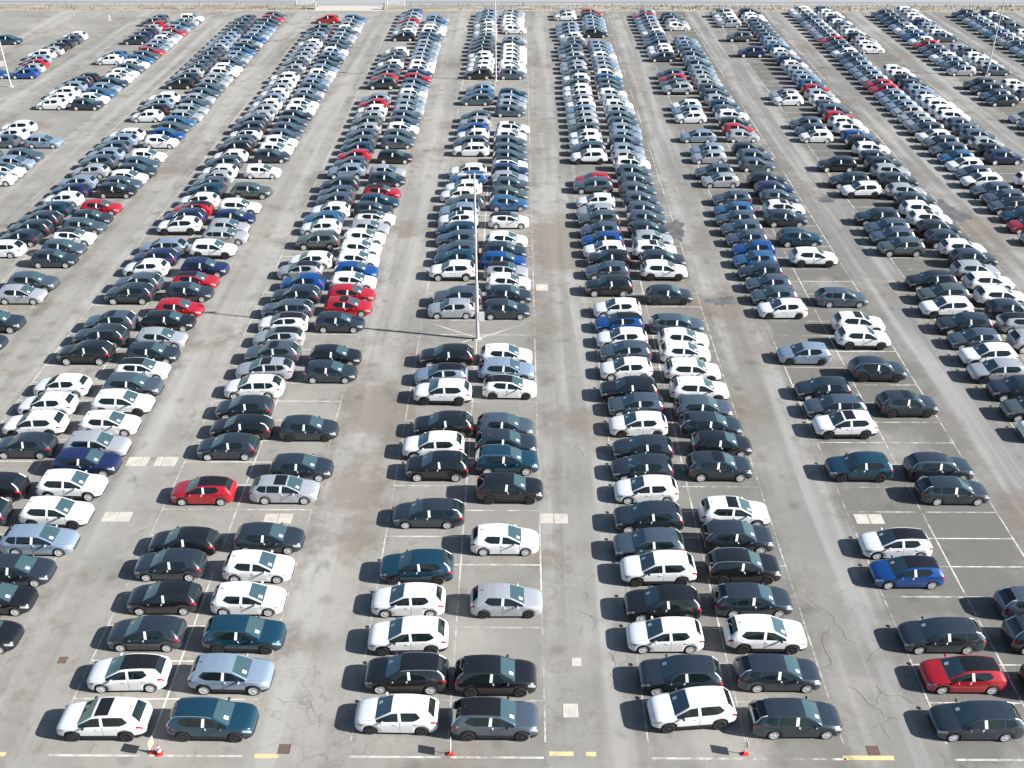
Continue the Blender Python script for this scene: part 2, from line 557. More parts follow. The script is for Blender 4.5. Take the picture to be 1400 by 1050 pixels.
for _ in range(30):
    n = rr.randint(-4, 6)
    x = BLOCK0 + PITCHX * (n + 0.5) + rr.uniform(-2.4, 2.4)
    crack(x, rr.uniform(28, 120), rr.choice((0, 1.57, 3.14)) + rr.gauss(0, 0.4), rr.uniform(1.5, 4.5), rr.uniform(.014, .026))
o = ck.build("pavement_cracks", M_CRACK)
tag(o, kind="stuff")


# ------------------------------------------------------------------ cars
class Spec:
    pass


def make_spec(kind):
    s = Spec()
    if kind == 'h':
        s.L, s.r, s.wheels = 4.28, 0.325, (0.84, 3.47)
        s.tc, s.th, s.tr, s.tb = 1.10, 1.93, 3.80, 4.10
        s.win = ((1.16, 2.30), (2.46, 3.44)); s.quarter = None; s.slant = ((1.93, 0), (2.38, -.05), (3.44, -.25), (3.80, 0))
        s.ztop = [(0, .56), (.03, .66), (.12, .745), (.35, .84), (.75, .93), (1.10, .985), (1.5, 1.20), (1.93, 1.41), (2.3, 1.465), (2.8, 1.485), (3.4, 1.46), (3.8, 1.395), (4.10, 1.04), (4.19, .95), (4.25, .84), (4.28, .60)]
        s.zbelt = [(0, .48), (.03, .57), (.12, .66), (.35, .75), (.75, .85), (1.1, .90), (2.4, .945), (3.5, .985), (4.0, .99), (4.10, .965), (4.19, .88), (4.25, .76), (4.28, .52)]
        s.w = [(0, .46), (.03, .62), (.1, .74), (.28, .84), (.55, .888), (1.0, .9), (3.3, .9), (3.75, .885), (4.05, .83), (4.2, .745), (4.25, .68), (4.28, .56)]
        s.wt = [(0, .38), (.03, .52), (.12, .64), (.35, .71), (1.10, .745), (1.93, .61), (2.5, .60), (3.4, .57), (3.8, .54), (4.10, .655), (4.2, .65), (4.25, .6), (4.28, .5)]
        s.sill = 0.20
    elif kind == 'u':
        s.L, s.r, s.wheels = 4.50, 0.36, (0.88, 3.58)
        s.tc, s.th, s.tr, s.tb = 1.18, 1.95, 4.02, 4.32
        s.win = ((1.26, 2.40), (2.56, 3.80)); s.quarter = None; s.slant = ((1.95, 0), (2.46, -.05), (3.80, -.32), (4.02, -.06), (4.32, 0))
        s.ztop = [(0, .60), (.03, .74), (.10, .86), (.3, .965), (.75, 1.05), (1.18, 1.10), (1.55, 1.32), (1.95, 1.545), (2.3, 1.61), (2.9, 1.64), (3.5, 1.62), (4.02, 1.555), (4.32, 1.16), (4.41, 1.05), (4.47, .92), (4.50, .64)]
        s.zbelt = [(0, .52), (.03, .64), (.10, .76), (.3, .87), (.75, .97), (1.18, 1.01), (2.4, 1.06), (3.6, 1.10), (4.2, 1.11), (4.32, 1.08), (4.41, .98), (4.47, .84), (4.50, .56)]
        s.w = [(0, .52), (.03, .68), (.1, .79), (.28, .88), (.55, .915), (1.0, .925), (3.4, .925), (3.95, .91), (4.3, .86), (4.42, .78), (4.47, .70), (4.50, .58)]
        s.wt = [(0, .44), (.03, .58), (.10, .69), (.3, .745), (1.18, .775), (1.95, .655), (2.5, .65), (3.5, .63), (4.02, .60), (4.32, .70), (4.41, .70), (4.47, .64), (4.50, .52)]
        s.sill = 0.26
    else:
        s.L, s.r, s.wheels = 4.66, 0.33, (0.86, 3.55)
        s.tc, s.th, s.tr, s.tb = 1.14, 1.98, 4.16, 4.50
        s.win = ((1.20, 2.36), (2.52, 3.40)); s.quarter = (3.46, 4.10); s.slant = ((1.98, 0), (2.42, -.05), (3.43, -.08), (4.10, -.26), (4.5, 0))
        s.ztop = [(0, .56), (.03, .66), (.12, .745), (.35, .84), (.75, .93), (1.14, .985), (1.55, 1.21), (1.98, 1.41), (2.35, 1.46), (2.9, 1.48), (3.6, 1.465), (4.16, 1.405), (4.50, 1.02), (4.58, .94), (4.63, .83), (4.66, .58)]
        s.zbelt = [(0, .48), (.03, .57), (.12, .66), (.35, .75), (.75, .85), (1.14, .90), (2.4, .94), (3.6, .97), (4.3, .99), (4.50, .95), (4.58, .86), (4.63, .74), (4.66, .50)]
        s.w = [(0, .46), (.03, .62), (.1, .74), (.28, .84), (.55, .89), (1.0, .905), (3.6, .905), (4.1, .885), (4.42, .83), (4.57, .745), (4.63, .67), (4.66, .55)]
        s.wt = [(0, .38), (.03, .52), (.12, .64), (.35, .71), (1.14, .745), (1.98, .615), (2.5, .605), (3.6, .585), (4.16, .55), (4.50, .665), (4.58, .65), (4.63, .6), (4.66, .48)]
        s.sill = 0.20
    s.kind = kind
    s.f = {k: (np.array([p[0] for p in getattr(s, k)]), np.array([p[1] for p in getattr(s, k)])) for k in ("ztop", "zbelt", "w", "wt")}
    return s


def ip(s, k, t):
    return float(np.interp(t, *s.f[k]))


def zlow(s, t):
    z = s.sill + 0.10 * max(0.0, 1 - t / 0.35) + 0.14 * max(0.0, 1 - (s.L - t) / 0.4)
    ra = s.r + 0.055
    for tw in s.wheels:
        d = abs(t - tw)
        if d < ra:
            z = max(z, s.r + math.sqrt(ra * ra - d * d))
    return z


def kick(s, t):
    """the waistline of the glass rises towards its rear end"""
    we = (s.quarter or s.win[1])[1]
    u = min(1.0, max(0.0, (t - we + .50) / .50))
    return .40 * u * u if t < s.tb else 0.0


def section(s, t):
    """half section, sill to roof centre: 12 points (y, z)"""
    w, wt, zt, zb = ip(s, 'w', t), ip(s, 'wt', t), ip(s, 'ztop', t), ip(s, 'zbelt', t)
    zl = min(zlow(s, t), zb - 0.10)
    crown = 0.030 if s.tc < t < s.tb else 0.022
    ze = max(zt - crown, zb + 0.006)
    wb = w * 0.955
    p = [(w * .88, zl), (w * .985, zl + .015 * (zb - zl)), (w * .995, zl + .30 * (zb - zl)), (w, zl + .62 * (zb - zl)),
         (w * .990, zb - .13 * min(1, (zb - zl) / .3)), (wb, zb)]
    for fr in (.07 + kick(s, t), .89):
        bow = 0.012 * math.sin(math.pi * fr) if zt - zb > .2 else 0.0
        p.append((wb + (wt - wb) * fr + bow, zb + (ze - zb) * fr))
    p += [(wt, ze), (wt * .90, ze + crown * .45), (wt * .50, ze + crown * .85), (0.0, ze + crown)]
    return p


def stations(s, lod):
    t = {0.0, .03, .12, .35, s.tc, s.th, s.tr, s.tb, s.L - .03, s.L}
    t |= {s.win[0][0], s.win[0][1], s.win[1][0], s.win[1][1]}
    if s.quarter:
        t |= set(s.quarter)
    t |= {s.th + .14, s.th + 1.0}
    we = (s.quarter or s.win[1])[1]
    t |= {we - .45, we - .2} if lod == 0 else set()
    if lod == 0:
        t |= {.07, .22, (s.tc + s.th) / 2, s.th - .18, 2.9, s.tr - .1, s.L - .09, s.L - .26, (s.tr + s.tb) / 2}
        ra = s.r + .055
        for tw in s.wheels:
            t |= {tw + ra * q for q in (-1.02, -.97, -.80, -.45, 0, .45, .80, .97, 1.02)}
    else:
        ra = s.r + .055
        for tw in s.wheels:
            t |= {tw - ra, tw, tw + ra}
        t |= {s.L - .12, (s.tc + s.th) / 2}
    out = []
    for q in sorted(t):
        if not out or q - out[-1] > 0.012:
            out.append(q)
    return out


def region(s, tm, j, flag):
    if j == 0:
        return "underbody" if s.kind != 'u' else "cladding"
    if j in (1,) and s.kind == 'u':
        return "cladding"
    if j in (9, 10):
        if s.tc < tm < s.th:
            return "windscreen"
        if s.tr < tm < s.tb:
            return "rear_window"
        if flag == 'q' and s.th + .14 < tm < s.th + 1.0:
            return "sunroof"
        if flag == 'p' and s.th < tm < s.tr:
            return "roof_panel"
    if j == 6:
        (a, b), (c, d) = s.win
        if a < tm < b:
            return "front_window"
        if b < tm < c:
            return "pillar_film"
        if c < tm < d:
            return "back_window"
        if s.quarter and s.quarter[0] < tm < s.quarter[1]:
            return "quarter_window"
    if j == 8 and s.tr < tm < s.tb:
        return "pillar_trim"
    if j == 4:
        if .06 < tm < .5:
            return "headlight"
        if s.L - .30 < tm < s.L - .02:
            return "taillight"
    return "body"


SIDED = ("front_window", "back_window", "quarter_window", "pillar_film", "headlight", "taillight", "pillar_trim")


def loft(s, flag, lod=0):
    """{part: (verts, faces)}; x forward with 0 at mid length"""
    T = stations(s, lod)
    V = []
    for t in T:
        dl = float(np.interp(t, [q[0] for q in s.slant], [q[1] for q in s.slant]))
        sec = section(s, t)
        pts = [(s.L / 2 - t, y, z) for (y, z) in sec]
        if dl:
            for j in range(6, 12):
                tt = t + dl * (.07 if j == 6 else (.89 if j == 7 else 1))
                y, z = section(s, tt)[j]
                pts[j] = (s.L / 2 - tt, y, z)
        for side in (1, -1):
            for (x, y, z) in pts:
                V.append((x, side * y, z))
    n = 12
    idx = lambda i, side, j: i * 2 * n + (0 if side == 1 else n) + j
    parts = {}
    for i in range(len(T) - 1):
        tm = (T[i] + T[i + 1]) / 2
        for side in (1, -1):
            for j in range(n - 1):
                q = (idx(i, side, j), idx(i, side, j + 1), idx(i + 1, side, j + 1), idx(i + 1, side, j))
                if side == 1:
                    q = q[::-1]
                r = region(s, tm, j, flag)
                if r in SIDED:
                    r = r + ("+" if side == 1 else "-")
                parts.setdefault(r, []).append(q)
        parts.setdefault("underbody", []).append((idx(i, 1, 0), idx(i, -1, 0), idx(i + 1, -1, 0), idx(i + 1, 1, 0)))
    for i, fl in ((0, 1), (len(T) - 1, 0)):
        for j in range(n - 1):
            q = (idx(i, 1, j), idx(i, 1, j + 1), idx(i, -1, j + 1), idx(i, -1, j))
            parts.setdefault("grille" if (fl and j in (1, 2)) else ("cladding" if s.kind == 'u' and j < 2 else "body"), []).append(q if not fl else q[::-1])
    out = {}
    for r, fs in parts.items():
        used = sorted({k for q in fs for k in q})
        mp = {k: a for a, k in enumerate(used)}
        out[r] = ([V[k] for k in used], [tuple(mp[k] for k in q) for q in fs])
    return out


def lathe_y(prof, n, y0):
    """wheel: profile of (radius, y) spun about the y axis"""
    v, f = [], []
    for (r, y) in prof:
        for k in range(n):
            a = 2 * math.pi * k / n
            v.append((r * math.cos(a), y0 + y, r * math.sin(a)))
    for i in range(len(prof) - 1):
        for k in range(n):
            f.append((i * n + k, i * n + (k + 1) % n, (i + 1) * n + (k + 1) % n, (i + 1) * n + k))
    return v, f


def tyre_mesh(r, n=22):
    w = .105
    m = MB()
    m.add(*lathe_y([(r * .70, -w), (r * .93, -w), (r, -w * .75), (r, w * .75), (r * .93, w), (r * .70, w)], n, 0))
    m.add(*lathe_y([(r * .70, w), (r * .66, w * .45), (0.001, w * .40)], n, 0))
    return m.mesh("wheel", TYRE, 40)


def rim_mesh(r, dark):
    """outer face at +y: ring, hub and five split spokes"""
    m = MB()
    y = .106
    m.add(*lathe_y([(r * .72, y - .02), (r * .72, y + .004), (r * .645, y + .002), (r * .63, y - .05)], 22, 0))
    m.add(*lathe_y([(r * .19, y - .05), (r * .17, y + .002), (0.001, y + .006)], 10, 0))
    for k in range(5):
        for off in (-.16, .16):
            a = 2 * math.pi * k / 5 + .3
            c, s_ = math.cos(a), math.sin(a)
            p0 = (r * .12, off * r * .4)
            p1 = (r * .66, off * r * 1.1)
            h = r * .065
            q = []
            for (u, v_) in ((p0[0], p0[1] - h), (p1[0], p1[1] - h), (p1[0], p1[1] + h), (p0[0], p0[1] + h)):
                q.append((u * c - v_ * s_, u * s_ + v_ * c))
            vv = [(u, y, z) for u, z in q] + [(u, y - .05, z) for u, z in q]
            m.add(vv, [(3, 2, 1, 0), (0, 1, 5, 4), (1, 2, 6, 5), (2, 3, 7, 6), (3, 0, 4, 7)])
    return m.mesh("rim", RIM_D if dark else RIM_S, 35)


SPEC = {k: make_spec(k) for k in "huv"}
CACHE = {}


def cached(key, fn):
    if key not in CACHE:
        CACHE[key] = fn()
    return CACHE[key]


NEARMAT = {"windscreen": WPANE, "rear_window": PPANE, "front_window": PANE, "back_window": PPANE, "quarter_window": PPANE}
REGMAT = {"windscreen": WSGLASS, "rear_window": GLASS, "front_window": GLASS, "back_window": GLASS, "quarter_window": GLASS,
          "sunroof": BLACKR, "roof_panel": BLACKR, "underbody": PLAST, "cladding": PLAST, "grille": PLAST, "headlight": HLAMP,
          "taillight": TLAMP, "pillar_film": FILM}
PARTNAME = {"front_window": "door_window", "back_window": "door_window"}


def mirror_mesh(s, side, m):
    t = s.tc + .40
    z = ip(s, 'zbelt', t) + .075
    x = s.L / 2 - t
    y0 = ip(s, 'w', t) * .95
    v, f = [], []
    prof = [(0.0, .03, .03), (.05, .075, .055), (.13, .085, .065), (.20, .07, .05), (.225, .03, .025)]
    n = 8
    for (dy, a, b) in prof:
        for k in range(n):
            th = 2 * math.pi * k / n
            v.append((x + a * math.cos(th) * (.9 if math.cos(th) < 0 else 1), side * (y0 + dy), z + b * math.sin(th)))
    for i in range(len(prof) - 1):
        for k in range(n):
            q = (i * n + k, i * n + (k + 1) % n, (i + 1) * n + (k + 1) % n, (i + 1) * n + k)
            f.append(q if side < 0 else q[::-1])
    f.append(tuple(range((len(prof) - 1) * n, len(prof) * n)))
    return mesh("mirror", v, f, m, 50)


def handle_mesh(s, side, t, m):
    z = ip(s, 'zbelt', t) - .13
    y = section(s, t)[4][0] + .002
    b = MB().box(s.L / 2 - t - .10, s.L / 2 - t + .10, min(side * y, side * (y + .028)), max(side * y, side * (y + .028)), z - .015, z + .02)
    return b.mesh("door_handle", m)


def film_mesh(s, side):
    """protective film hanging below the middle pillar, by the front door handle"""
    t = s.win[0][1] - .02
    a, b = section(s, t)[4], section(s, t)[5]
    x = s.L / 2 - t
    m = MB()
    y1, z1, y0, z0 = b[0] + .012, b[1] - .01, a[0] + .012, a[1] - .06
    m.add([(x + .035, side * y0, z0), (x + .105, side * y0, z0), (x + .06, side * y1, z1), (x - .02, side * y1, z1)],
          [(0, 1, 2, 3) if side < 0 else (3, 2, 1, 0)])
    return m.mesh("door_film", FILM)


def seam_mesh(s):
    m = MB()
    for t in (s.tc + .12, s.win[0][1] + .08, s.win[1][1] - .12):
        for side in (1, -1):
            sec = section(s, t)
            pts = [(s.L / 2 - t, side * (y + .003), z) for (y, z) in sec[1:6]]
            for p, q in zip(pts[:-1], pts[1:]):
                m.quad((p[0] - .006, p[1], p[2]), (p[0] + .006, p[1], p[2]), (q[0] + .006, q[1], q[2]), (q[0] - .006, q[1], q[2]))
    # bonnet shut lines
    for side in (1, -1):
        pts = []
        for t in np.linspace(.25, s.tc - .02, 6):
            a = section(s, t)[8]
            pts.append((s.L / 2 - t, side * (a[0] + .002), a[1] + .004))
        for p, q in zip(pts[:-1], pts[1:]):
            m.quad((p[0], p[1] - .006, p[2]), (p[0], p[1] + .006, p[2]), (q[0], q[1] + .006, q[2]), (q[0], q[1] - .006, q[2]))
    return m.mesh("door_seam", PLAST)


def paper_mesh(s):
    """delivery sheet on the foot of the windscreen"""
    t0, t1 = s.tc + .10, s.tc + .30
    m = MB()
    q = []
    for t, y in ((t0, -.42), (t0, -.22), (t1, -.22), (t1, -.42)):
        sec = section(s, t)
        z = np.interp(abs(y), [sec[11][0], sec[10][0], sec[9][0]], [sec[11][1], sec[10][1], sec[9][1]])
        q.append((s.L / 2 - t, y, z + .005))
    m.quad(*q)
    return m.mesh("paper_sheet", FILM)


def cabin_parts(s):
    """dashboard, floor, two front seats, rear bench and parcel shelf, dark shapes behind the glass"""
    zb = ip(s, 'zbelt', s.win[0][1])
    X = lambda t: s.L / 2 - t
    out = [("cabin_floor", MB().box(X(s.tb - .02), X(s.tc + .02), -.72, .72, zb - .40, zb - .34).mesh("cabin_floor", CABIN)),
           ("dashboard", MB().box(X(s.tc + .46), X(s.tc + .02), -.66, .66, zb - .30, zb - .055, .04).mesh("dashboard", DASHM))]
    def seat(t, y, w, top):
        m = MB()
        z0 = zb - .34
        v = []
        for (tt, zz, ww) in ((t - .10, z0, w), (t + .10, zb + top - .20, w * .92), (t + .15, zb + top, w * .55)):
            for dt in (-.06, .06):
                v += [(X(tt + dt), y - ww / 2, zz), (X(tt + dt), y + ww / 2, zz)]
        f = []
        for b in (0, 4):
            f += [(b, b + 4, b + 5, b + 1), (b + 2, b + 3, b + 7, b + 6), (b, b + 2, b + 6, b + 4), (b + 1, b + 5, b + 7, b + 3)]
        f.append((8, 10, 11, 9))
        m.add(v, f)
        m.box(X(t - .02), X(t - .52), y - w / 2, y + w / 2, z0, z0 + .12, .03)
        return m
    for y in (-.36, .36):
        out.append(("seat", seat(s.win[0][1] + .02, y, .46, .36).mesh("seat", SEATM)))
    tr_ = s.win[1][1] - .12
    out.append(("rear_bench", seat(tr_, 0, 1.22, .22).mesh("rear_bench", SEATM)))
    if s.tb - .06 > tr_ + .2:
        out.append(("parcel_shelf", MB().box(X(s.tb - .05), X(tr_ + .12), -.60, .60, zb - .16, zb - .08).mesh("parcel_shelf", CABIN)))
    return out


def rail_mesh(s, side):
    m = MB()
    ts = np.linspace(s.th + .08, s.tr - .08, 9)
    pts = []
    for i, t in enumerate(ts):
        sec = section(s, t)[8]
        lift = .012 if i in (0, len(ts) - 1) else .045
        pts.append((s.L / 2 - t, side * (sec[0] + .0), sec[1] + lift))
    for p, q in zip(pts[:-1], pts[1:]):
        m.rod(p, q, .019, n=6)
    return m.mesh("roof_rail", CHROME, 50)


def fin_mesh(s):
    t = s.tr - .28
    z = ip(s, 'ztop', t) - .008
    x = s.L / 2 - t
    v = [(x + .10, 0, z), (x - .07, .035, z), (x - .07, -.035, z), (x - .06, .006, z + .075), (x - .06, -.006, z + .075)]
    return mesh("roof_antenna", v, [(0, 1, 3), (0, 4, 2), (0, 3, 4), (1, 2, 4, 3)], PLAST)


def bumper_mesh(s):
    """dark lower intake wrapped round the nose"""
    m = MB()
    ys = np.linspace(-.58, .58, 9)
    tw, ww = s.f['w'][0], s.f['w'][1]
    pts = []
    for y in ys:
        t = float(np.interp(abs(y) / .985, ww[:6], tw[:6]))
        pts.append((s.L / 2 - t + .012, y))
    z0, z1 = s.sill + .10, s.sill + .24
    for (a, b) in zip(pts[:-1], pts[1:]):
        m.quad((a[0], a[1], z0), (b[0], b[1], z0), (b[0], b[1], z1), (a[0], a[1], z1))
    return m.mesh("intake", PLAST, 60)


def build_car(kind, colour, flags):
    s = SPEC[kind]
    pm = PAINT[colour][1]
    roof = 'q' if 'q' in flags else ('p' if 'p' in flags else '')
    dark = 'x' in flags
    root = bpy.data.objects.new("parked_car", None)
    root.empty_display_size = .3
    COL.objects.link(root)
    geo = cached(("loft", kind, roof), lambda: loft(s, roof))
    for r, (v, f) in geo.items():
        base = r.rstrip("+-")
        m = NEARMAT.get(base) or REGMAT.get(base, pm)
        nm = PARTNAME.get(base, base)
        if base == "pillar_trim":
            m = FILM if (colour in "gdktne" and kind != 'h') else pm
        key = (kind, roof if base == "body" else "", r, m.name)
        me = cached(key, lambda: mesh(nm, v, f, m, 33))
        link(nm, me, root)
    r_ = s.r
    ty = cached(("tyre", kind), lambda: tyre_mesh(r_))
    rm = cached(("rim", kind, dark), lambda: rim_mesh(r_, dark))
    for tw in s.wheels:
        for side in (1, -1):
            w = link("wheel", ty, root)
            w.location = (s.L / 2 - tw, side * (ip(s, 'w', tw) - .112), r_)
            w.rotation_euler = (0, 0, 0 if side == 1 else math.pi)
            link("rim", rm, w)
    for side in (1, -1):
        link("mirror", cached(("mir", kind, side, colour, dark), lambda: mirror_mesh(s, side, PLAST if dark and kind == "u" else pm)), root)
        link("door_film", cached(("film", kind, side), lambda: film_mesh(s, side)), root)
        for i, t in enumerate((s.win[0][1] - .10, s.win[1][1] - .16)):
            link("door_handle", cached(("hd", kind, side, i, colour), lambda: handle_mesh(s, side, t, pm)), root)
        if 'r' in flags:
            link("roof_rail", cached(("rail", kind, side), lambda: rail_mesh(s, side)), root)
    tag(link("door_seam", cached(("seam", kind), lambda: seam_mesh(s)), root), kind="stuff")
    link("paper_sheet", cached(("paper", kind), lambda: paper_mesh(s)), root)
    for nm, me in cached(("cabin", kind), lambda: cabin_parts(s)):
        link(nm, me, root)
    link("roof_antenna", cached(("fin", kind), lambda: fin_mesh(s)), root)
    link("intake", cached(("intake", kind), lambda: bumper_mesh(s)), root)
    return root


def copy_tree(o, parent=None):
    c = o.copy()
    COL.objects.link(c)
    c.parent = parent
    for ch in o.children:
        copy_tree(ch, c)
    return c


# every car as seen: "roof row in the photo, colour + kind + options, nose column"; block number and side per file
FILES = {}
FILES[(-5, -1)] = """41 wh 84, 50 dh 78, 53 dh 67, 61 kh 57, 64 lh 50, 70 wu 36, 79 rh 28, 84 lh 22, 92 bh 14"""
FILES[(-4, -1)] = """21 dh, 27 rh 214, 36 dh 199, 43 nh 194, 48 dh 177, 72 ih 160, 77 wh 145, 97 kh 117, 106 du 100, 119 wux 84, 127 wh 78,
135 wh 64, 165 wux 24, 178 wh 8, 184 dh -2, 201 dh -30"""
FILES[(-4, 1)] = """17 wu 295, 23 lh 287, 30 gh 278, 38 rh 271, 44 lh 264, 49 wh 257, 54 dh 255, 63 rh 239, 70 gh 231, 76 ih 226, 82 wh 220, 88 gh 212,
94 wh 203, 100 wh 194, 106 dh 190, 118 ih 172, 126 wh 168, 133 dh 160, 184 dv 95, 202 kh 78, 211 gh 61, 220 whp 52, 231 wh 39, 256 wh 7"""
FILES[(-3, -1)] = """20 gh 325, 27 gh 317, 32 dh 314, 37 kh 311, 43 gh 300, 49 dh 295, 56 gh 287, 66 gh 280, 72 gh 273, 77 dh 268, 88 gh 262, 95 lh 249,
101 dh 245, 107 kh 239, 127 wu 216, 142 kh 207, 148 wh 184, 172 wv 161, 184 gu 151, 192 ku 145, 208 gu 119, 219 ku 110, 229 dh 96, 240 sh 80,
251 nh 70, 262 wh 61, 276 th 44, 289 du 28, 302 du 11, 314 dh -2, 329 wv -32, 377 kh -75"""
FILES[(-3, 1)] = """17 eh 399, 22 rh 394, 27 gh 391, 33 sh 386, 39 sh 384, 45 lh 382, 50 bh 372, 55 lh 367, 60 kh 364, 66 ih 355, 72 sh 352, 77 lh 350,
81 ku 344, 93 wu 335, 106 lh 324, 114 gh 318, 121 dh 312, 132 lh 302, 140 gh 291, 145 lv 287, 155 ih 278, 163 eh 272, 175 bh 261, 184 wh 256,
202 wh 236, 210 gh 226, 219 dv 221, 230 wh 209, 241 gh 201, 250 kh 190, 273 rh 169, 287 dh 159, 298 gh 151, 313 whp 141, 328 gh 130, 342 dh 120,
372 gu 87, 390 lh 74, 425 du 36, 453 dh 20"""
FILES[(-2, -1)] = """20 rh 440, 32 du 431, 39 gh 428, 44 sh 423, 48 gh 416, 55 wh 408, 64 lh 401, 69 sh 400, 75 lh 399, 82 gh 392, 87 lh 385, 94 eh 383,
103 wu 368, 111 wh 364, 116 lh 358, 121 wh 357, 127 sh 352, 138 wh 343, 147 lh 337, 154 gu 330, 164 du 325, 172 whp 318, 182 gh 311, 189 ku 304,
201 wh 296, 210 gu 288, 219 wh 274, 232 lh 269, 242 gh 266, 250 th 256, 263 wh 248, 275 rhp 239, 285 nu 226, 296 wuqx 217, 326 sv 192, 342 nu 181,
354 whx 169, 373 gu 156, 387 du 144, 425 guq 116, 444 dur 103, 466 ku 80, 512 wh 47, 537 whx 26, 562 wux 6, 592 dh -5, 647 ku -52, 681 du -76"""
FILES[(-2, 1)] = """23 ih 504, 28 sh 503, 32 lh 501, 36 wh 498, 40 gh 495, 47 lh 489, 54 gh 488, 65 wh 483, 72 sh 479, 77 kh 471, 87 gh 470, 93 wh 465,
99 lh 459, 111 gh 448, 118 kh 447, 124 lh 444, 131 gh 440, 138 wh 436, 147 wh 432, 153 kh 427, 162 gh 420, 170 gh 416, 179 gh 413, 190 wh 411,
198 wh 400, 207 dh 395, 229 wh 387, 249 eu 375, 271 wu 356, 286 nh 349, 299 lh 345, 311 lv 339, 327 wux 322, 352 nu 314, 371 rhp 298, 386 dh 291,
408 rh 286, 425 kv 266, 448 lh 257, 468 dh 248, 490 whp 237, 510 gu 221, 533 wux 213, 562 wh 192, 590 lu 177, 613 nu 162, 643 wu 143, 680 wux 124,
719 sv 103, 759 dh 71, 797 kh 45, 846 kh 29"""
FILES[(-1, -1)] = """955 wuqx 83, 896 whp 122, 843 dh 149, 795 kh 175, 751 dh 185, 721 kh 205, 652 rhp 235, 593 dh 271, 567 kv 288, 541 dh 296, 513 wv 307,
489 lvq 323, 466 guq 337, 447 lhp 347, 427 whp 354, 409 gv 358, 389 du 372, 373 bh 383, 357 lhp 380, 343 wh 395, 315 eu 405, 299 wh 411, 288 ih 415,
276 wh 425, 262 gh 432, 253 gh 435, 241 du 438, 217 su 448, 212 gh 462, 201 rh 466, 194 th 465, 183 gh 470, 176 gh 469, 166 lh 478, 155 eh 480,
148 lh 486, 140 wh 487, 132 rh 488, 127 gh 493, 105 du 504, 100 rh 507, 93 gh 511, 83 wh 513, 77 gh 515, 70 eh 519, 62 wh 525, 43 kh 535, 36 wh 540,
29 lh 547, 24 rh 547, 19 gh 545, 13 ih 548"""
FILES[(-1, 1)] = """955 turx 350, 894 su 373, 841 tux 388, 796 wh 389, 753 wh 401, 715 dh 414, 650 lvq 436, 620 dh 455, 568 dhx 462, 492 dh 488, 471 kh 505,
426 dh 498, 405 rhq 508, 388 rh 512, 371 wh 514, 357 bh 517, 342 wh 519, 327 wh 522, 312 wh 527, 300 lh 533, 287 whp 540, 275 dh 537, 264 th 545,
252 rhp 548, 231 dh 557, 219 lh 552, 204 kh 569, 183 dh 567, 172 eh 568, 164 wh 573, 155 gh 575, 148 gh 576, 141 gh 582, 135 gh 581, 128 lh 583,
120 wh 583, 113 gh 584, 102 rh 591, 95 nh 592, 82 wh 596, 77 lh 597, 71 sh 597, 64 lh 599, 59 sh 603, 54 lh 604, 47 gh 604, 42 gh 604, 31 wu 611,
25 ih 616, 18 dh 616"""
FILES[(0, -1)] = """949 whx 487, 892 kur 500, 842 wux 504, 797 wh 509, 750 tux 520, 681 dv 538, 616 ku 554, 589 wu 550, 561 ku 565, 517 wux 566, 496 shp 567,
469 ku 574, 407 lh 585, 391 gu 592, 355 wu 587, 340 th 593, 329 gh 597, 314 gh 597, 302 th 596, 288 whq 599, 278 su 600, 265 eu 608, 255 wh 602,
245 wh 608, 233 iu 619, 222 wu 614, 194 wvx 623, 184 gv 622, 176 wh 624, 166 bh 622, 149 kh 625, 129 kv 634, 121 ih 636, 115 dh 638, 93 kh, 87 wh,
82 wh, 76 wh, 71 wh, 64 dh, 58 dh, 50 gh, 46 lh, 40 wh, 33 lh, 28 wh, 23 gh, 18 gh, 13 dh"""
FILES[(0, 1)] = """952 gupx 736, 895 kux 734, 797 lhx 742, 716 wh 736, 645 kux 742, 608 tur 736, 589 du 734, 564 gh 730, 512 whpx 734, 488 su 730, 469 wh 727,
408 dh 724, 389 dh 727, 372 wh 726, 357 lhp 722, 343 bv 720, 329 du 720, 315 wh 721, 289 whp 723, 266 ih 722, 254 eh 722, 241 gh 724, 232 lh 723,
221 nu 721, 212 whp 721, 202 gh 721, 193 gh 721, 183 gh 720, 173 wh 720, 162 wuqx 728, 139 dh 715, 133 gh 720, 126 gh 721, 119 th 723, 93 kh 717,
86 wh 720, 80 wh, 75 wh 720, 69 wh 720, 60 wh 720, 53 gh 719, 46 lh 721, 34 wh 719, 29 wh, 24 wh, 19 wh, 13 lh"""
FILES[(1, -1)] = """938 wux 886@4, 893 du 873, 842 wh 857, 798 ku 853, 751 wux 849, 720 gu 838, 683 du 839, 648 wh 840, 619 dh 836, 593 dh 838, 561 whx 833,
535 gh 831, 513 ku 820, 487 wh 820, 464 gh 820, 446 wh 816, 426 bhp 813, 406 wh 811, 375 ku 799, 356 gh 800, 340 kh 803, 328 wh 797, 315 bh 795,
302 gh 793, 286 eu 790, 277 lh 788, 263 wh 788, 241 gu 784, 231 rh 786, 206 wux 784, 200 gu 783, 194 wh 777, 184 wh 777, 175 eh 776, 165 gh 776,
155 lh 774, 147 gh 773, 139 wh 774, 132 lh 771, 125 wh 768, 107 eh 768, 98 wh 771, 92 gh, 86 lh 766, 80 lh 766, 73 gh, 67 lh 764, 61 gh 761, 53 gh,
47 gh, 41 wh, 36 gh 760, 31 gh 761, 17 wh 757, 11 lh 756"""
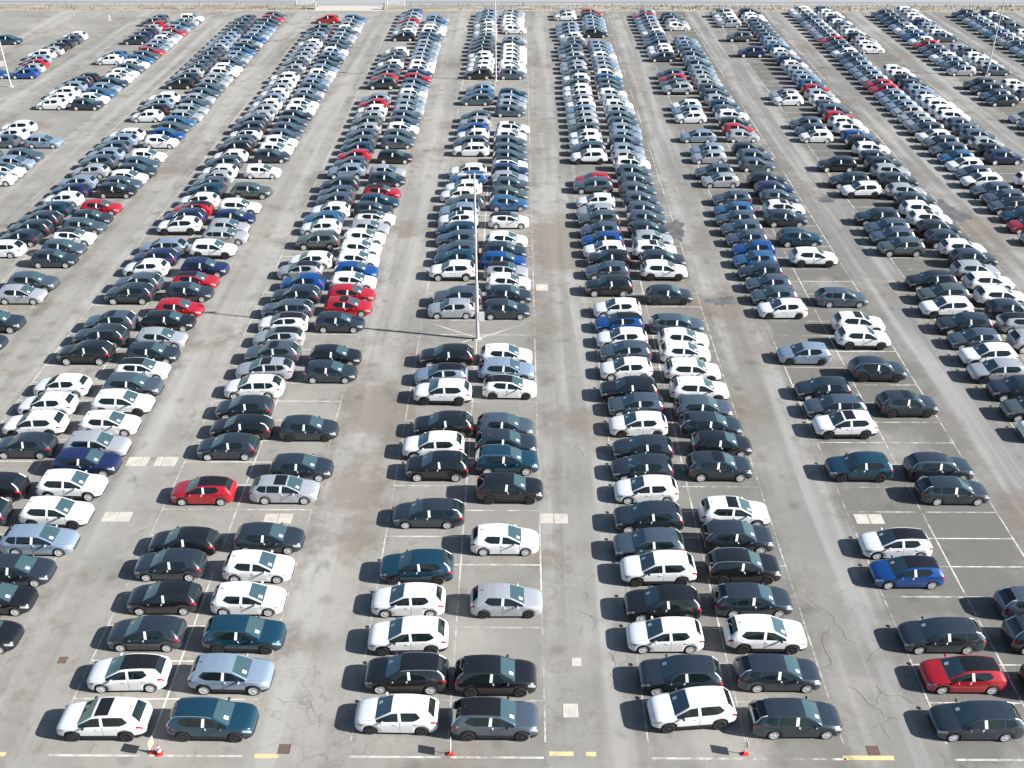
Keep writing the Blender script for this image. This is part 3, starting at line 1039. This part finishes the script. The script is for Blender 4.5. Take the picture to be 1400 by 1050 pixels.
FILES[(1, 1)] = """952 dv 1147, 892 dv 1120, 838 wux 1099, 795 dv 1081, 748 kurx 1065, 709 du 1055, 676 wuq 1049, 615 duq 1026, 587 kh 1026, 562 dv 1013,
538 gu 1001, 513 wux 994, 488 wux 984, 465 wh 971, 447 wh 968, 427 gv 961, 388 dhx 946, 354 wux 939, 340 du 937, 327 wuq 925, 313 lh 920, 301 dh 914,
286 gh 911, 274 gh 908, 261 gh 902, 248 gh 897, 239 gh 894, 225 gh 891, 208 wuq 889, 201 gh 881, 192 gh 880, 181 ku 872, 172 gh 878, 164 gh 878,
152 gh 871, 147 lh 868, 136 wh 866, 129 lh 858, 121 wh 857, 111 gh 853, 104 gh 852, 98 ih 851, 91 wh 852, 85 lh 850, 79 sh 846, 73 lh 845, 68 wh 844,
61 gh 838, 56 gh 836, 38 kh 830, 31 sh 829, 26 sh 829, 21 sh 829, 15 th 822, 10 rh 824"""
FILES[(2, -1)] = """954 dv 1272, 893 rhp 1260, 841 dv 1229, 757 bhp 1190, 719 whp 1176, 615 tux 1129, 559 wuqx 1112, 537 gv 1099, 513 dh 1087, 466 shx 1063,
406 whx 1036, 389 gh 1026, 373 gh 1019, 357 dh 1008, 341 ih 1000, 327 bh 1001, 313 gh 992, 299 gh 986, 286 gh 978, 274 ih 976, 259 gh 974, 239 lh 961,
217 gu 947, 208 gh 945, 200 gh 947, 172 gv 929, 152 wh 922, 144 gh 919, 135 wh 920, 114 lu 909, 104 gh 900, 98 rh 899, 91 gh 896, 68 dh 886, 61 wh 885,
54 gu 880, 47 gh 879, 40 wh 877, 33 lh 874, 28 gh 871, 23 gh 868, 18 gh 867, 14 rh 864, 11 lh 870"""
FILES[(2, 1)] = """898 ku 1510, 837 du 1480, 798 gv 1470, 648 dv 1347, 615 dur 1325, 531 duqx 1278, 485 durx 1236, 443 wux 1214, 424 wuqx 1207, 391 gv 1184,
336 wux 1142, 310 tur 1122, 284 du 1100, 271 wuq 1099, 257 gh 1090, 246 nu 1085, 235 ku 1072, 218 gh 1056, 206 gu 1055, 191 kh 1044, 179 lh 1040,
171 rh 1031, 164 dh 1026, 152 wu 1024, 136 th 1010, 117 dv 997, 110 kh 992, 103 gh 985, 96 gh 981, 89 gh 980, 80 ku 974, 73 gh 971, 63 gu 961, 57 ih 958,
49 sh 955, 31 wh 944, 27 lh 943, 19 dh 937, 15 gh 930"""
FILES[(3, -1)] = """466 wux 1311, 487 lux 1323, 510 du 1350, 536 eu 1369, 564 wux 1393, 446 gh 1296, 424 du 1281, 402 wux 1257, 385 eu 1254, 367 kur 1239,
322 eu 1200, 308 gur 1187, 296 gu 1182, 282 du 1168, 246 wux 1149, 236 du 1132, 213 ku 1112, 178 wh 1089, 171 gh 1087, 161 gh 1077, 126 wh 1051,
121 lh 1052, 64 nu 1008, 40 eu 992, 25 lh 981, 20 wh 977, 14 wh 975, 10 lu 967"""
FILES[(3, 1)] = """10 nu 1040, 17 wh 1046, 25 gh 1052, 28 dh 1056, 35 dh 1056, 42 gh 1060, 48 sh 1072, 54 lh 1078, 61 ih 1086, 66 wh 1088, 75 nh 1096, 81 wh 1104,
87 lh 1108, 96 gh 1115, 102 gh 1121, 109 ih 1128, 113 rh 1136, 122 dh 1140, 128 wh 1147, 136 kh 1150, 142 gu 1160, 150 rh 1167, 156 wu 1177, 167 wuq 1188,
178 bh 1195, 188 ku 1200, 197 wu 1216, 207 dh 1225, 213 ku 1232, 224 lu 1244, 235 du 1252, 248 lu 1264, 260 du 1277, 272 wu 1283, 285 wuq 1297,
298 ku 1309, 311 du 1323, 324 wu 1344, 337 du 1359, 353 lu 1363, 369 wu 1382, 388 wux 1399, 406 dh 1412, 425 lhp 1430, 447 lu 1445"""
FILES[(4, -1)] = """9 wh 1072, 14 lh 1077, 22 gh 1090, 26 sh 1093, 32 lh 1098, 39 gh 1110, 45 gh 1115, 51 rh 1118, 56 gh 1121, 61 gh 1128, 65 wh 1132, 73 gh 1143,
80 sh 1151, 91 sh 1162, 101 lh 1171, 106 rh 1177, 112 rh 1180, 120 gh 1193, 126 sh 1199, 135 gh 1209, 149 lh 1216, 158 gh 1234, 169 du 1241, 177 wh 1249,
185 eu 1261, 195 gu 1272, 204 ih 1280, 213 wh 1288, 222 gh 1301, 231 wux 1312, 246 gu 1327, 256 gu 1343, 267 gup 1351, 281 th 1368, 294 rh 1375,
311 sh 1392"""
FILES[(4, 1)] = """8 kh 1146, 12 wh 1148, 18 nh 1156, 25 wh 1162, 31 kh 1166, 37 wh 1185, 44 kh 1190, 50 lh 1202, 58 wh 1205, 88 wh 1244, 94 wh 1246, 104 dh 1256,
112 dh 1266, 119 gh 1276, 126 wh 1290, 133 wu 1304, 147 wux 1323, 160 gh 1336, 174 ku 1358, 184 lh 1371, 193 kh 1380, 202 nu 1394, 233 wu 1440, 243 th 1453"""
FILES[(5, -1)] = """10 gh 1188, 15 gh 1196, 19 dh 1201, 27 gh 1214, 33 wh 1216, 39 sh 1223, 44 bh 1232, 48 wh 1238, 53 rh 1247, 64 gh 1263, 68 wh 1269, 75 sh 1275,
81 gh 1282, 86 lh 1292, 104 du 1316, 111 du 1326, 118 gh 1336, 125 dh 1344, 150 lh 1376, 160 gh 1384, 171 kh 1397"""
FILES[(5, 1)] = """9 wh 1257, 13 lh 1262, 18 wh 1269, 23 nh 1270, 28 gh 1277, 33 lh 1285, 37 wh 1299, 44 kh 1307, 57 lh 1330, 62 gu 1344, 74 wh 1365, 81 lh 1372,
88 gh 1379, 104 wh 1395, 111 wh 1408, 118 gh 1415"""
FILES[(6, -1)] = """13 dh 1297, 16 gh 1307, 21 lh 1316, 26 gh 1320, 32 lh 1330, 38 ih 1341, 42 gh 1350, 46 lh 1360, 51 gh 1366, 57 sh 1380, 72 kh 1398, 80 kh 1400"""
FILES[(6, 1)] = """11 nh 1361, 15 wh 1372, 20 gh 1385, 30 gh 1394, 39 wh 1405, 48 ih 1410"""
FILES[(-5, 1)] = """96 bh 11"""
FILES[(-6, 1)] = """48 th 28"""


CARS = []                     # (D, X, side, colour, kind, flags, file key, yaw)
jit = random.Random(3)
for (blk, side), txt in FILES.items():
    cx = BLOCK0 + PITCHX * blk
    lst = []
    for tok in txt.replace("\n", " ").split(","):
        q = tok.split()
        if not q:
            continue
        y, code = float(q[0]), q[1]
        yaw = 0.0
        nose = None
        if len(q) > 2:
            nose = q[2]
            if '@' in nose:
                nose, a = nose.split('@')
                yaw = float(a)
            nose = float(nose)
        col, kind, flags = code[0], code[1], code[2:]
        s = SPEC[kind]
        zt = 1.60 if kind == 'u' else 1.44
        D = unproj(700, y, zt)[1] - (.66 if kind == 'u' else .60)
        lst.append([D, col, kind, flags, nose, yaw])
    lst.sort(key=lambda a: a[0])
    # the farther cars stand one to a bay; the nearer ones keep their measured place
    prev_k, prevD = None, -1e9
    for c in lst:
        if c[0] > 112:
            k = round((c[0] + .35 - D0) / BAY - .5)
            if prev_k is not None and k <= prev_k:
                k = prev_k + 1
            prev_k = k
            c[0] = D0 + BAY * (k + .5) - .35 + jit.uniform(-.16, .16)
        c[0] = max(c[0], prevD + 2.06)
        prevD = c[0]
    if lst and len(lst) > 8:
        add = []
        for p_, q_ in zip(lst[:-1], lst[1:]):
            kp, kq = (round((v[0] + .35 - D0) / BAY - .5) for v in (p_, q_))
            if kq - kp == 2 and kp >= 33:
                src = jit.choice((p_, q_))
                no = (p_[4] + q_[4]) / 2 if p_[4] is not None and q_[4] is not None else None
                add.append([D0 + BAY * (kp + 1.5) - .35 + jit.uniform(-.15, .15), src[1] if src[1] in 'wlsgd' else jit.choice('lgs'), src[2], src[3], no, 0.0])
        lst = sorted(lst + add, key=lambda v: v[0])
    offs = []
    for (D, col, kind, flags, nose, yaw) in lst:
        offs.append(None if nose is None else x_at(nose, D, .55) - (cx + side * (.42 + SPEC[kind].L)))
    for i_, c in enumerate(lst):
        if c[0] > 112 and offs[i_] is not None and blk > -5:
            nb = sorted(o_ for o_ in offs[max(0, i_ - 4):i_ + 5] if o_ is not None)
            med = nb[len(nb) // 2]
            c.append(.3 * offs[i_] + .7 * med)
        else:
            c.append(offs[i_])
    for (D, col, kind, flags, nose, yaw, off) in lst:
        if D > LOT_END - 1.6:
            continue
        s = SPEC[kind]
        L = s.L
        dflt = cx + side * (.42 + L) + jit.uniform(-.25, .25)
        nx = dflt
        if nose is not None:
            nx = cx + side * (.42 + L) + off
            if blk > -5:
                nx = min(max(nx, cx + side * (.42 + L) - 1.15), cx + side * (.42 + L) + 1.15)
        X = nx - side * L / 2
        CARS.append((D, X, side, col, kind, flags, (blk, side), R(yaw + jit.gauss(0, .55))))

ORD = ["", "first", "second", "third", "fourth", "fifth", "sixth", "seventh", "eighth", "ninth", "tenth", "eleventh", "twelfth",
       "thirteenth", "fourteenth", "fifteenth", "sixteenth", "seventeenth", "eighteenth", "nineteenth", "twentieth", "twenty-first",
       "twenty-second", "twenty-third", "twenty-fourth", "twenty-fifth", "twenty-sixth", "twenty-seventh", "twenty-eighth",
       "twenty-ninth", "thirtieth", "thirty-first", "thirty-second", "thirty-third", "thirty-fourth", "thirty-fifth"]
BLOCKS = {-4: "four rows left of lamp post", -3: "three rows left of lamp post", -2: "two rows left of lamp post",
          -1: "one row left of lamp post", 0: "of middle lamp post row", 1: "one row right of lamp post",
          2: "two rows right of lamp post", 3: "three rows right of lamp post", 4: "four rows right of lamp post",
          5: "five rows right of lamp post"}


def cam_dist(c):
    return c[0] * math.cos(PITCH) + CAMH * math.sin(PITCH)


order = sorted(range(len(CARS)), key=lambda i: cam_dist(CARS[i]))
near = set(order[:300])
PROTO = {}
count = {}
for i in sorted(near, key=lambda i: CARS[i][0]):
    D, X, side, col, kind, flags, fk, yaw = CARS[i]
    count[fk] = count.get(fk, 0) + 1
    key = (kind, col, flags)
    if key not in PROTO:
        root = PROTO[key] = build_car(kind, col, flags)
    else:
        root = copy_tree(PROTO[key])
    root.location = (X, D, 0)
    root.rotation_euler = (0, 0, (0 if side == 1 else math.pi) + yaw)
    sc = jit.uniform(.985, 1.02)
    root.scale = (sc, 1.0, jit.uniform(.985, 1.015))
    extra = " with sunroof" if 'q' in flags else (" with black roof" if 'p' in flags else (" with roof-rails" if 'r' in flags else ""))
    lab = "%s %s%s, %s from front, %s file %s" % (
        PAINT[col][0].replace(" ", "-"), KIND[kind].replace("estate car", "estate"), extra, ORD[count[fk]], "left" if side == -1 else "right", BLOCKS[fk[0]])
    tag(root, lab, "car", "new cars parked in double rows")

# the distant cars: low versions of the same shapes joined into one object
far_mats, far_idx = [], {}
fv, ff, fm = [], [], []
nv = 0


def slot(m):
    if m.name not in far_idx:
        far_idx[m.name] = len(far_mats)
        far_mats.append(m)
    return far_idx[m.name]


LOW = {}


def low_car(kind, roof):
    if (kind, roof) in LOW:
        return LOW[(kind, roof)]
    s = SPEC[kind]
    out = []
    for r, (v, f) in loft(s, roof, 1).items():
        out.append((r.rstrip("+-"), np.array(v), f))
    for tw in s.wheels:
        for side in (1, -1):
            yc = side * (ip(s, 'w', tw) - .112)
            v, f = lathe_y([(s.r, -.10), (s.r, .10), (s.r * .7, .105)], 12, 0)
            v = np.array(v) * (1, side, 1) + (s.L / 2 - tw, yc, s.r)
            out.append(("tyre", v, f))
            v, f = lathe_y([(s.r * .7, .106), (s.r * .3, .09), (.001, .10)], 12, 0)
            v = np.array(v) * (1, side, 1) + (s.L / 2 - tw, yc, s.r)
            out.append(("rim", v, f))
    for side in (1, -1):
        t = s.tc + .4
        z, x, y = ip(s, 'zbelt', t) + .075, s.L / 2 - t, ip(s, 'w', t) * .95
        b = MB().box(x - .05, x + .07, min(side * y, side * (y + .21)), max(side * y, side * (y + .21)), z - .05, z + .06, .02)
        out.append(("mirror", np.array(b.v), b.f))
    LOW[(kind, roof)] = out
    return out


for i in order[300:]:
    D, X, side, col, kind, flags, fk, yaw = CARS[i]
    roof = 'q' if 'q' in flags else ('p' if 'p' in flags else '')
    a = (0 if side == 1 else math.pi) + yaw
    ca, sa = math.cos(a), math.sin(a)
    for r, v, f in low_car(kind, roof):
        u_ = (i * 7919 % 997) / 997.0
        col = {'d': 'g' if u_ < .55 else 'd', 'g': 's' if u_ < .22 else ('l' if u_ < .30 else 'g'), 'k': 'd' if u_ < .5 else 'k'}.get(col, col)  # many dark paints swapped for paler ones, standing in for sky reflection
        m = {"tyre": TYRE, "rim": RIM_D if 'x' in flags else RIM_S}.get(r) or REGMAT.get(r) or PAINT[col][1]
        if r == "pillar_trim" and col in "gdktne" and kind != 'h':
            m = FILM
        w = np.empty_like(v)
        w[:, 0] = X + v[:, 0] * ca - v[:, 1] * sa
        w[:, 1] = D + v[:, 0] * sa + v[:, 1] * ca
        w[:, 2] = v[:, 2]
        fv.append(w)
        ff += [tuple(k + nv for k in q) for q in f]
        fm += [slot(m)] * len(f)
        nv += len(v)
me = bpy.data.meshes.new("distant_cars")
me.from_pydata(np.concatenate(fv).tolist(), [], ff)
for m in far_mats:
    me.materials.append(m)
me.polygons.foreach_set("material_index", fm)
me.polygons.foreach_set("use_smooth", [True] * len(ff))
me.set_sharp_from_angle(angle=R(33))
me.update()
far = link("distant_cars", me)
tag(far, "rows of parked cars filling the far half of the lot", "cars", kind="stuff")


# ------------------------------------------------------------------ lamp posts
def lamp_post(px, py, label, h=15.0, sign=False, box=False, t=1.0):
    x, d = unproj(px, py)
    root = empty("lamp_post", (x, d, 0))
    MB().box(-.30, .30, -.30, .30, -.05, .10, .02).build("foot", M_CONC, root)
    MB().rod((0, 0, .10), (0, 0, 5.2), .155 * t, .14 * t, 12).build("pole_section", M_GALV, root, 40)
    MB().rod((0, 0, 5.2), (0, 0, h), .11 * t, .075 * t, 12).build("pole_section", M_GALV, root, 40)
    MB().rod((0, 0, 5.15), (0, 0, 5.26), .165 * t, .145 * t, 12).build("collar", M_GALV, root, 40)
    MB().rod((-.75, 0, h - .12), (.75, 0, h - .12), .035, n=8).build("cross_arm", M_GALV, root, 40)
    for s in (-1, 1):
        lamp = MB().box(s * .98 - .34, s * .98 + .34, -.15, .15, h - .20, h - .06, .03).build("lamp_head", M_GALV, root)
        MB().box(s * .98 - .28, s * .98 + .28, -.11, .11, h - .215, h - .202).build("diffuser", mat("lamp_lens", (.7, .72, .72), .2), lamp)
    if sign:
        MB().box(.12, .62, -.13, -.10, 1.85, 2.75).build("row_sign", M_WHITEM, root)
    if box:
        MB().box(-.95, -.15, -.13, -.10, 3.1, 3.9).build("row_sign", M_WHITEM, root)
    tag(root, label, "lamp post", "tall lamp posts standing in the lot")


lamp_post(653, 464, "tall grey lamp post in the middle of the photo with white plate", sign=True)
lamp_post(678, 111, "slender grey lamp post behind the middle one, between rows of white cars", t=.8)
lamp_post(1348, 104, "tall grey lamp post at the upper right among the parked cars", t=.8)
lamp_post(15.5, 119, "tall pale lamp post at the upper left edge of the photo", box=True, t=.75)

# ------------------------------------------------------------------ row-end signs and cone
ORANGE = mat("orange_rubber", (0.62, 0.07, 0.025), 0.6)
REDP = mat("red_plastic", (0.55, 0.03, 0.03), 0.5)
WHITEP = mat("white_reflective", (0.82, 0.82, 0.82), 0.4)
YELP = mat("yellow_board", (0.80, 0.55, 0.14), 0.5)


def row_sign(px, py, yaw, face, label):
    x, d = unproj(px, py)
    root = empty("row_end_sign", (x, d, 0), R(yaw * .6))
    MB().box(-.17, .17, -.11, .11, 0, .07, .02).build("base", REDP, root)
    MB().box(-.09, .09, -.08, .08, .07, .14, .02).build("socket", REDP, root)
    MB().rod((0, 0, .14), (0, 0, .98), .02, n=8).build("post", WHITEP, root, 40)
    b = MB().box(.022, .040, -.24, .24, .50, 1.0).build("board", WHITEP, root)
    MB().box(.040, .044, -.20, .20, .54, .96).build("board_face", face, b)
    tag(root, label, "sign", "small signs on red feet at the row ends")


row_sign(209, 1029, -9, YELP, "small yellow sign on red foot beside the traffic cone")
row_sign(616, 1031, 4, WHITEP, "small white sign on red foot below the middle double row")
row_sign(1018.5, 1031, 6, WHITEP, "small white sign on red foot below the white SUV and dark estate")
x, d = unproj(218.5, 1030.5)
cone = empty("traffic_cone", (x, d, 0), R(8))
MB().box(-.17, .17, -.17, .17, 0, .045, .01).build("base", REDP, cone)
def cone_band(z0, z1, m, nm):
    rad = lambda z: .145 - .125 * (z - .045) / .70
    b = MB()
    b.add(*[[(rad(z) * math.cos(2 * math.pi * k / 16), rad(z) * math.sin(2 * math.pi * k / 16), z) for z in (z0, z1) for k in range(16)],
            [(k, (k + 1) % 16, 16 + (k + 1) % 16, 16 + k) for k in range(16)] + ([tuple(range(16, 32))] if z1 > .74 else [])])
    b.build(nm, m, cone, 40)
for z0, z1, m, nm in ((.045, .22, REDP, "cone_body"), (.22, .36, WHITEP, "reflective_band"), (.36, .48, REDP, "cone_body"),
                      (.48, .60, WHITEP, "reflective_band"), (.60, .745, REDP, "cone_body")):
    cone_band(z0, z1, m, nm)
tag(cone, "red and white striped traffic cone standing by the yellow sign", "traffic cone")

# ------------------------------------------------------------------ drain gratings
for (px, py, s, lab) in ((389, 1024, 1.0, "rusty square drain grating beside the yellow paint mark near bottom left"),
                         (1194, 1026.5, 1.0, "rusty square drain grating above the long yellow mark at bottom right"),
                         (86, 902.5, .8, "small rusty drain grating alone in the left aisle")):
    x, d = unproj(px, py)
    root = empty("drain_grating", (x, d, 0))
    f = MB()
    for a in (-.30, .26):
        f.box(a * s, (a + .04) * s, -.30 * s, .30 * s, -.02, .014)
        f.box(-.26 * s, .26 * s, a * s, (a + .04) * s, -.02, .013)
    f.build("frame", M_RUST, root)
    MB().box(-.26 * s, .26 * s, -.26 * s, .26 * s, -.05, .0062).build("sump", M_CRACK, root)
    for k in range(6):
        u = (-.23 + .083 * k) * s
        MB().box(u, u + .045 * s, -.26 * s, .26 * s, .0, .012).build("bar", M_RUST, root)
    tag(root, lab, "drain")

# ------------------------------------------------------------------ far edge: guard rails, gate posts, dry grass
def guard_rail(xa, xb, d, label):
    root = empty("guard_rail", (xa, d, 0))
    L = xb - xa
    b = MB()
    prof = [(0, .45), (.05, .50), (.0, .57), (.05, .64), (0, .70)]
    for (p, q) in zip(prof[:-1], prof[1:]):
        b.quad((0, p[0], p[1]), (L, p[0], p[1]), (L, q[0], q[1]), (0, q[0], q[1]))
        b.quad((0, p[0] + .01, p[1]), (0, q[0] + .01, q[1]), (L, q[0] + .01, q[1]), (L, p[0] + .01, p[1]))
    b.build("rail", M_GALV, root)
    n = int(L // 4)
    me = MB().box(-.05, .05, .07, .17, -.1, .74).mesh("post", M_GALV)
    for k in range(n + 1):
        o = link("post", me, root)
        o.location = (L * k / n, 0, 0)
    tag(root, label, "guard rail", "steel guard rails along the road behind the lot")


guard_rail(gap1 + 3, 150, LOT_END + 4.9, "long steel guard rail along the road behind the lot, right of the gateway")
guard_rail(-130, gap0 - 3, LOT_END + 4.9, "steel guard rail along the road behind the lot, left of the gateway")
for px, lab in ((430.5, "white gate post at the left side of the gateway"), (525.5, "white gate post at the right side of the gateway")):
    x = x_at(px, LOT_END + 1, .5)
    root = empty("gate_post", (x, LOT_END + 1, 0))
    MB().box(-.22, .22, -.22, .22, -.05, 1.35).build("pillar", M_CONC, root)
    MB().box(-.27, .27, -.27, .27, 1.35, 1.45, .03).build("cap", M_CONC, root)
    tag(root, lab, "gate post")
for x0, s, lab in ((gap0, -1, "open steel mesh gate leaf left of the gateway"), (gap1, 1, "open steel mesh gate leaf right of the gateway")):
    root = empty("gate_leaf", (x0 + s * .5, LOT_END + 3.2, 0))
    fr = MB()
    fr.rod((0, 0, .15), (0, 0, 1.7), .04).rod((s * 3.4, 0, .15), (s * 3.4, 0, 1.7), .04)
    fr.rod((0, 0, 1.7), (s * 3.4, 0, 1.7), .035).rod((0, 0, .2), (s * 3.4, 0, .2), .035)
    fr.build("frame", M_WHITEM, root)
    for k in range(1, 17):
        MB().rod((s * .2 * k, 0, .2), (s * .2 * k, 0, 1.7), .012, n=4).build("bar", M_WHITEM, root)
    tag(root, lab, "gate")
x, d = unproj(150, 28)
mp = empty("marker_post", (x, d, 0))
MB().box(-.07, .07, -.05, .05, 0, 1.0, .03).build("post", M_WHITEM, mp)
MB().box(-.16, .16, -.16, .16, 0, .06, .02).build("base", M_CONC, mp)
tag(mp, "small white marker post alone on the empty asphalt at upper left", "post")

gr = MB()
rr = random.Random(11)
for _ in range(1900):
    cl = rr.choice((-105, -60, -38, 5, 24, 33, 44, 60, 82, 95, 108, 120))
    x = rr.gauss(cl, 9) if rr.random() < .7 else rr.uniform(-150, 150)
    if gap0 - .6 < x < gap1 + .6:
        continue
    y = LOT_END + rr.uniform(.25, 4.0)
    h, w, a = rr.uniform(.25, .75), rr.uniform(.06, .16), rr.uniform(0, 3.14)
    lx, ly = rr.gauss(0, .22), rr.gauss(0, .22)
    gr.add([(x - w * math.cos(a), y - w * math.sin(a), 0), (x + w * math.cos(a), y + w * math.sin(a), 0), (x + lx, y + ly, h + .2)], [(0, 1, 2)])
tag(gr.build("dry_grass", M_STRAW), kind="stuff")
